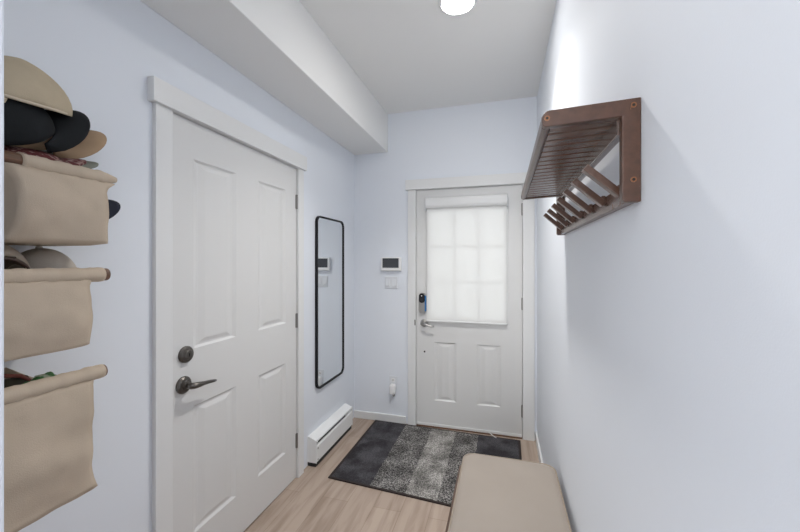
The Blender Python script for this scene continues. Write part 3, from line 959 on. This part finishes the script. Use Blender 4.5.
# ------------------------------------------------------------------ caps
def cap(name, label, crown_m, brim_m, loc, rot, L=0.10, W=0.083, HH=0.105, brim=0.072, droop=0.030, pitch=0.0, edge_m=None, strap_m=None, button=True, cat='cap', brim_only=False, half=68, cone=1.0):
    t = thing(name, label, cat, loc, rot)
    bm = bmesh.new()
    n, m = 36, 10

    def crown_pt(a, s):
        # s 0 rim .. 1 top
        ph = s * PI / 2
        cr = math.cos(ph) ** cone if s < 1 else 0
        ca = math.cos(a)
        lx = L * (1.0 if ca > 0 else 1.05)
        seam = 1 - 0.018 * max(0, math.cos(6 * a)) ** 12
        return Vector((lx * ca * cr * seam - 0.006 * math.sin(ph), W * math.sin(a) * cr * seam, HH * math.sin(ph)))
    if not brim_only:
        R = [[bm.verts.new(crown_pt(2 * PI * k / n, s / m)) for k in range(n)] for s in range(m)]
        topv = bm.verts.new((-0.006, 0, HH))
        for a, b in zip(R[:-1], R[1:]):
            for k in range(n):
                # leave the strap opening at the back
                if strap_m and a in R[:4] and abs(k + 0.5 - n / 2) < 4 - R.index(a) * 0.7:
                    continue
                bm.faces.new((a[k], a[(k + 1) % n], b[(k + 1) % n], b[k]))
        for k in range(n):
            bm.faces.new((R[-1][k], R[-1][(k + 1) % n], topv))
        obj('crown', bm, crown_m, t, smooth=True, local=True, solid=0.003)
    else:
        bm.free()
    bm = bmesh.new()
    NA, NR = 22, 8
    G = []
    for i in range(NA + 1):
        a = math.radians(-half + 2 * half * i / NA)
        row = []
        for j in range(NR + 1):
            s = j / NR
            ext = brim * s * math.cos(a * 90 / half) ** 0.55 if abs(a) < math.radians(half) - 1e-6 else 0.004 * s
            x = L * math.cos(a) * 0.99 + ext
            y = W * math.sin(a) * (0.99 + 0.16 * s * math.cos(a * 90 / half) ** 0.5 if abs(a) < math.radians(half) - 1e-6 else 0.99)
            z = 0.004 - droop * (y / W) ** 2 * (0.35 + 0.65 * s) - pitch * s
            row.append(bm.verts.new((x, y, z)))
        G.append(row)
    for i in range(NA):
        for j in range(NR):
            bm.faces.new((G[i][j], G[i + 1][j], G[i + 1][j + 1], G[i][j + 1]))
    br = obj('brim', bm, brim_m, t, smooth=True, local=True, solid=0.0045)
    if edge_m:
        bm = bmesh.new()
        pts = [(1.0 * L * math.cos(a) * 1.005, W * math.sin(a) * 1.005, 0.004) for a in [2 * PI * k / 40 for k in range(40)]]
        tube(bm, pts + [pts[0]], 0.0035, n=8)
        obj('sweatband', bm, edge_m, t, smooth=True, local=True)
    if strap_m:
        bm = bmesh.new()
        tube(bm, [(-L * 1.05 * math.cos(a) * 1.0, W * math.sin(a), 0.006) for a in [math.radians(-42 + 84 * k / 14) for k in range(15)]], 0.006, n=8)
        obj('strap', bm, strap_m, t, smooth=True, local=True)
        bm = bmesh.new()
        tube(bm, [Vector((-L * 1.05 * math.cos(a) * (1 - 0.2 * math.cos(a * 90 / 42) ** 2), W * math.sin(a) * 0.98, 0.006 + 0.045 * math.cos(a * 90 / 42) ** 0.6 if abs(a) < math.radians(41.9) else 0.006))
                  for a in [math.radians(-42 + 84 * k / 20) for k in range(21)]], 0.0045, n=8)
        obj('opening_trim', bm, strap_m, t, smooth=True, local=True)
    if button and not brim_only:
        bm = bmesh.new()
        bmesh.ops.create_uvsphere(bm, u_segments=12, v_segments=6, radius=0.008, matrix=Matrix.Translation((-0.006, 0, HH + 0.001)))
        obj('button', bm, crown_m, t, smooth=True, local=True)
    return t


def deg(*a):
    return tuple(math.radians(v) for v in a)


# top basket, from the bottom of the pile upwards
cap('baseball_cap', 'dark patterned cap lowest in the pile above the top basket rim', M['pattern_dark'], M['pattern_dark'],
    (-1.195, 0.618, 1.686), deg(8, -4, 82), HH=0.030, brim=0.080, droop=0.014, button=False)
cap('baseball_cap', 'red patterned cap with its brim showing under the tan cap', M['plaid_red'], M['plaid_red'],
    (-1.200, 0.598, 1.708), deg(14, -9, 82), HH=0.026, brim=0.062, droop=0.018, button=False)
cap('baseball_cap', 'grey green cap with only its brim tip showing below the tan brim', M['cap_sage'], M['cap_sage'],
    (-1.236, 0.640, 1.724), deg(16, -8, 92), W=0.066, HH=0.026, brim=0.094, droop=0.022, button=False)
cap('baseball_cap', 'tan cap with a wide curved brim sticking out under the black cap', M['cap_tan'], M['cap_tan'],
    (-1.236, 0.634, 1.780), deg(36, -17, 87), HH=0.070, brim=0.118, droop=0.045, button=False)
cap('baseball_cap', 'black cap with a curved brim between the beige and tan caps', M['cap_black'], M['cap_black'],
    (-1.200, 0.583, 1.783), deg(38, -26, 84), L=0.102, W=0.094, HH=0.088, brim=0.096, droop=0.050, button=False)
cap('baseball_cap', 'beige cap crowning the pile on the top basket', M['cap_beige'], M['cap_beige'],
    (-1.185, 0.601, 1.848), deg(-17, 2, 266), L=0.110, HH=0.102, brim=0.07, droop=0.02, edge_m=M['cap_edge'], button=False, cone=1.3)
cap('baseball_cap', 'navy cap whose brim pokes out past the end of the top basket', M['cap_navy'], M['cap_navy'],
    (-1.205, 0.672, 1.606), deg(38, -6, 88), L=0.080, W=0.07, HH=0.06, brim=0.118, droop=0.045)
# middle basket
cap('baseball_cap', 'taupe cap with a dark brown back strap in the middle basket', M['cap_taupe'], M['cap_taupe'],
    (-1.195, 0.545, 1.398), deg(0, 0, 184), L=0.09, HH=0.095, brim=0.06, strap_m=M['strap_brown'])
cap('baseball_cap', 'pale grey cap at the far end of the middle basket', M['cap_grey'], M['cap_grey'],
    (-1.225, 0.680, 1.385), deg(0, 6, 265), L=0.075, W=0.08, HH=0.092, brim=0.05)

# bottom basket contents
def cloth_lump(name, label, mat, cen, size, seed, cat, edge=None):
    bm = bmesh.new()
    bmesh.ops.create_icosphere(bm, subdivisions=4, radius=1.0)
    for v in bm.verts:
        d = v.co.copy()
        k = 1 + 0.22 * mnoise.noise(d * 2.2 + Vector((seed, 0, 0))) + 0.07 * mnoise.noise(d * 6 + Vector((0, seed, 0)))
        v.co = Vector((math.copysign(abs(d.x) ** 0.7, d.x) * size[0], math.copysign(abs(d.y) ** 0.7, d.y) * size[1], math.copysign(abs(d.z) ** 0.8, d.z) * size[2])) * k + Vector(cen)
    return tag(obj(name, bm, mat, smooth=True), label, cat)

pt = thing('cloth_pouch', 'dark olive pouch with a red edge in the lowest basket', 'pouch', (-1.22, 0.60, 0.95))
bm = bmesh.new()
loops(bm, [[(-1.235 + x * s, 0.585 + y * s2, z) for x, y in rrect(-0.05, 0.05, -0.075, 0.075, 0.03, 5)] for z, s, s2 in ((0.95, 0.9, 0.9), (1.0, 1.05, 1.0), (1.08, 0.95, 1.0), (1.125, 0.5, 0.95), (1.135, 0.2, 0.93))])
obj('bag', bm, M['cloth_olive'], pt, smooth=True)
bm = bmesh.new()
tube(bm, [(-1.262, 0.520, 1.118), (-1.250, 0.56, 1.146), (-1.235, 0.600, 1.150), (-1.222, 0.635, 1.140), (-1.215, 0.655, 1.120)], 0.005, n=8)
obj('piping', bm, M['cloth_red'], pt, smooth=True)
cloth_lump('printed_cloth', 'green printed cloth tucked behind the rim of the lowest basket', M['pattern_green'], (-1.158, 0.648, 1.098), (0.030, 0.042, 0.045), 5, 'cloth')
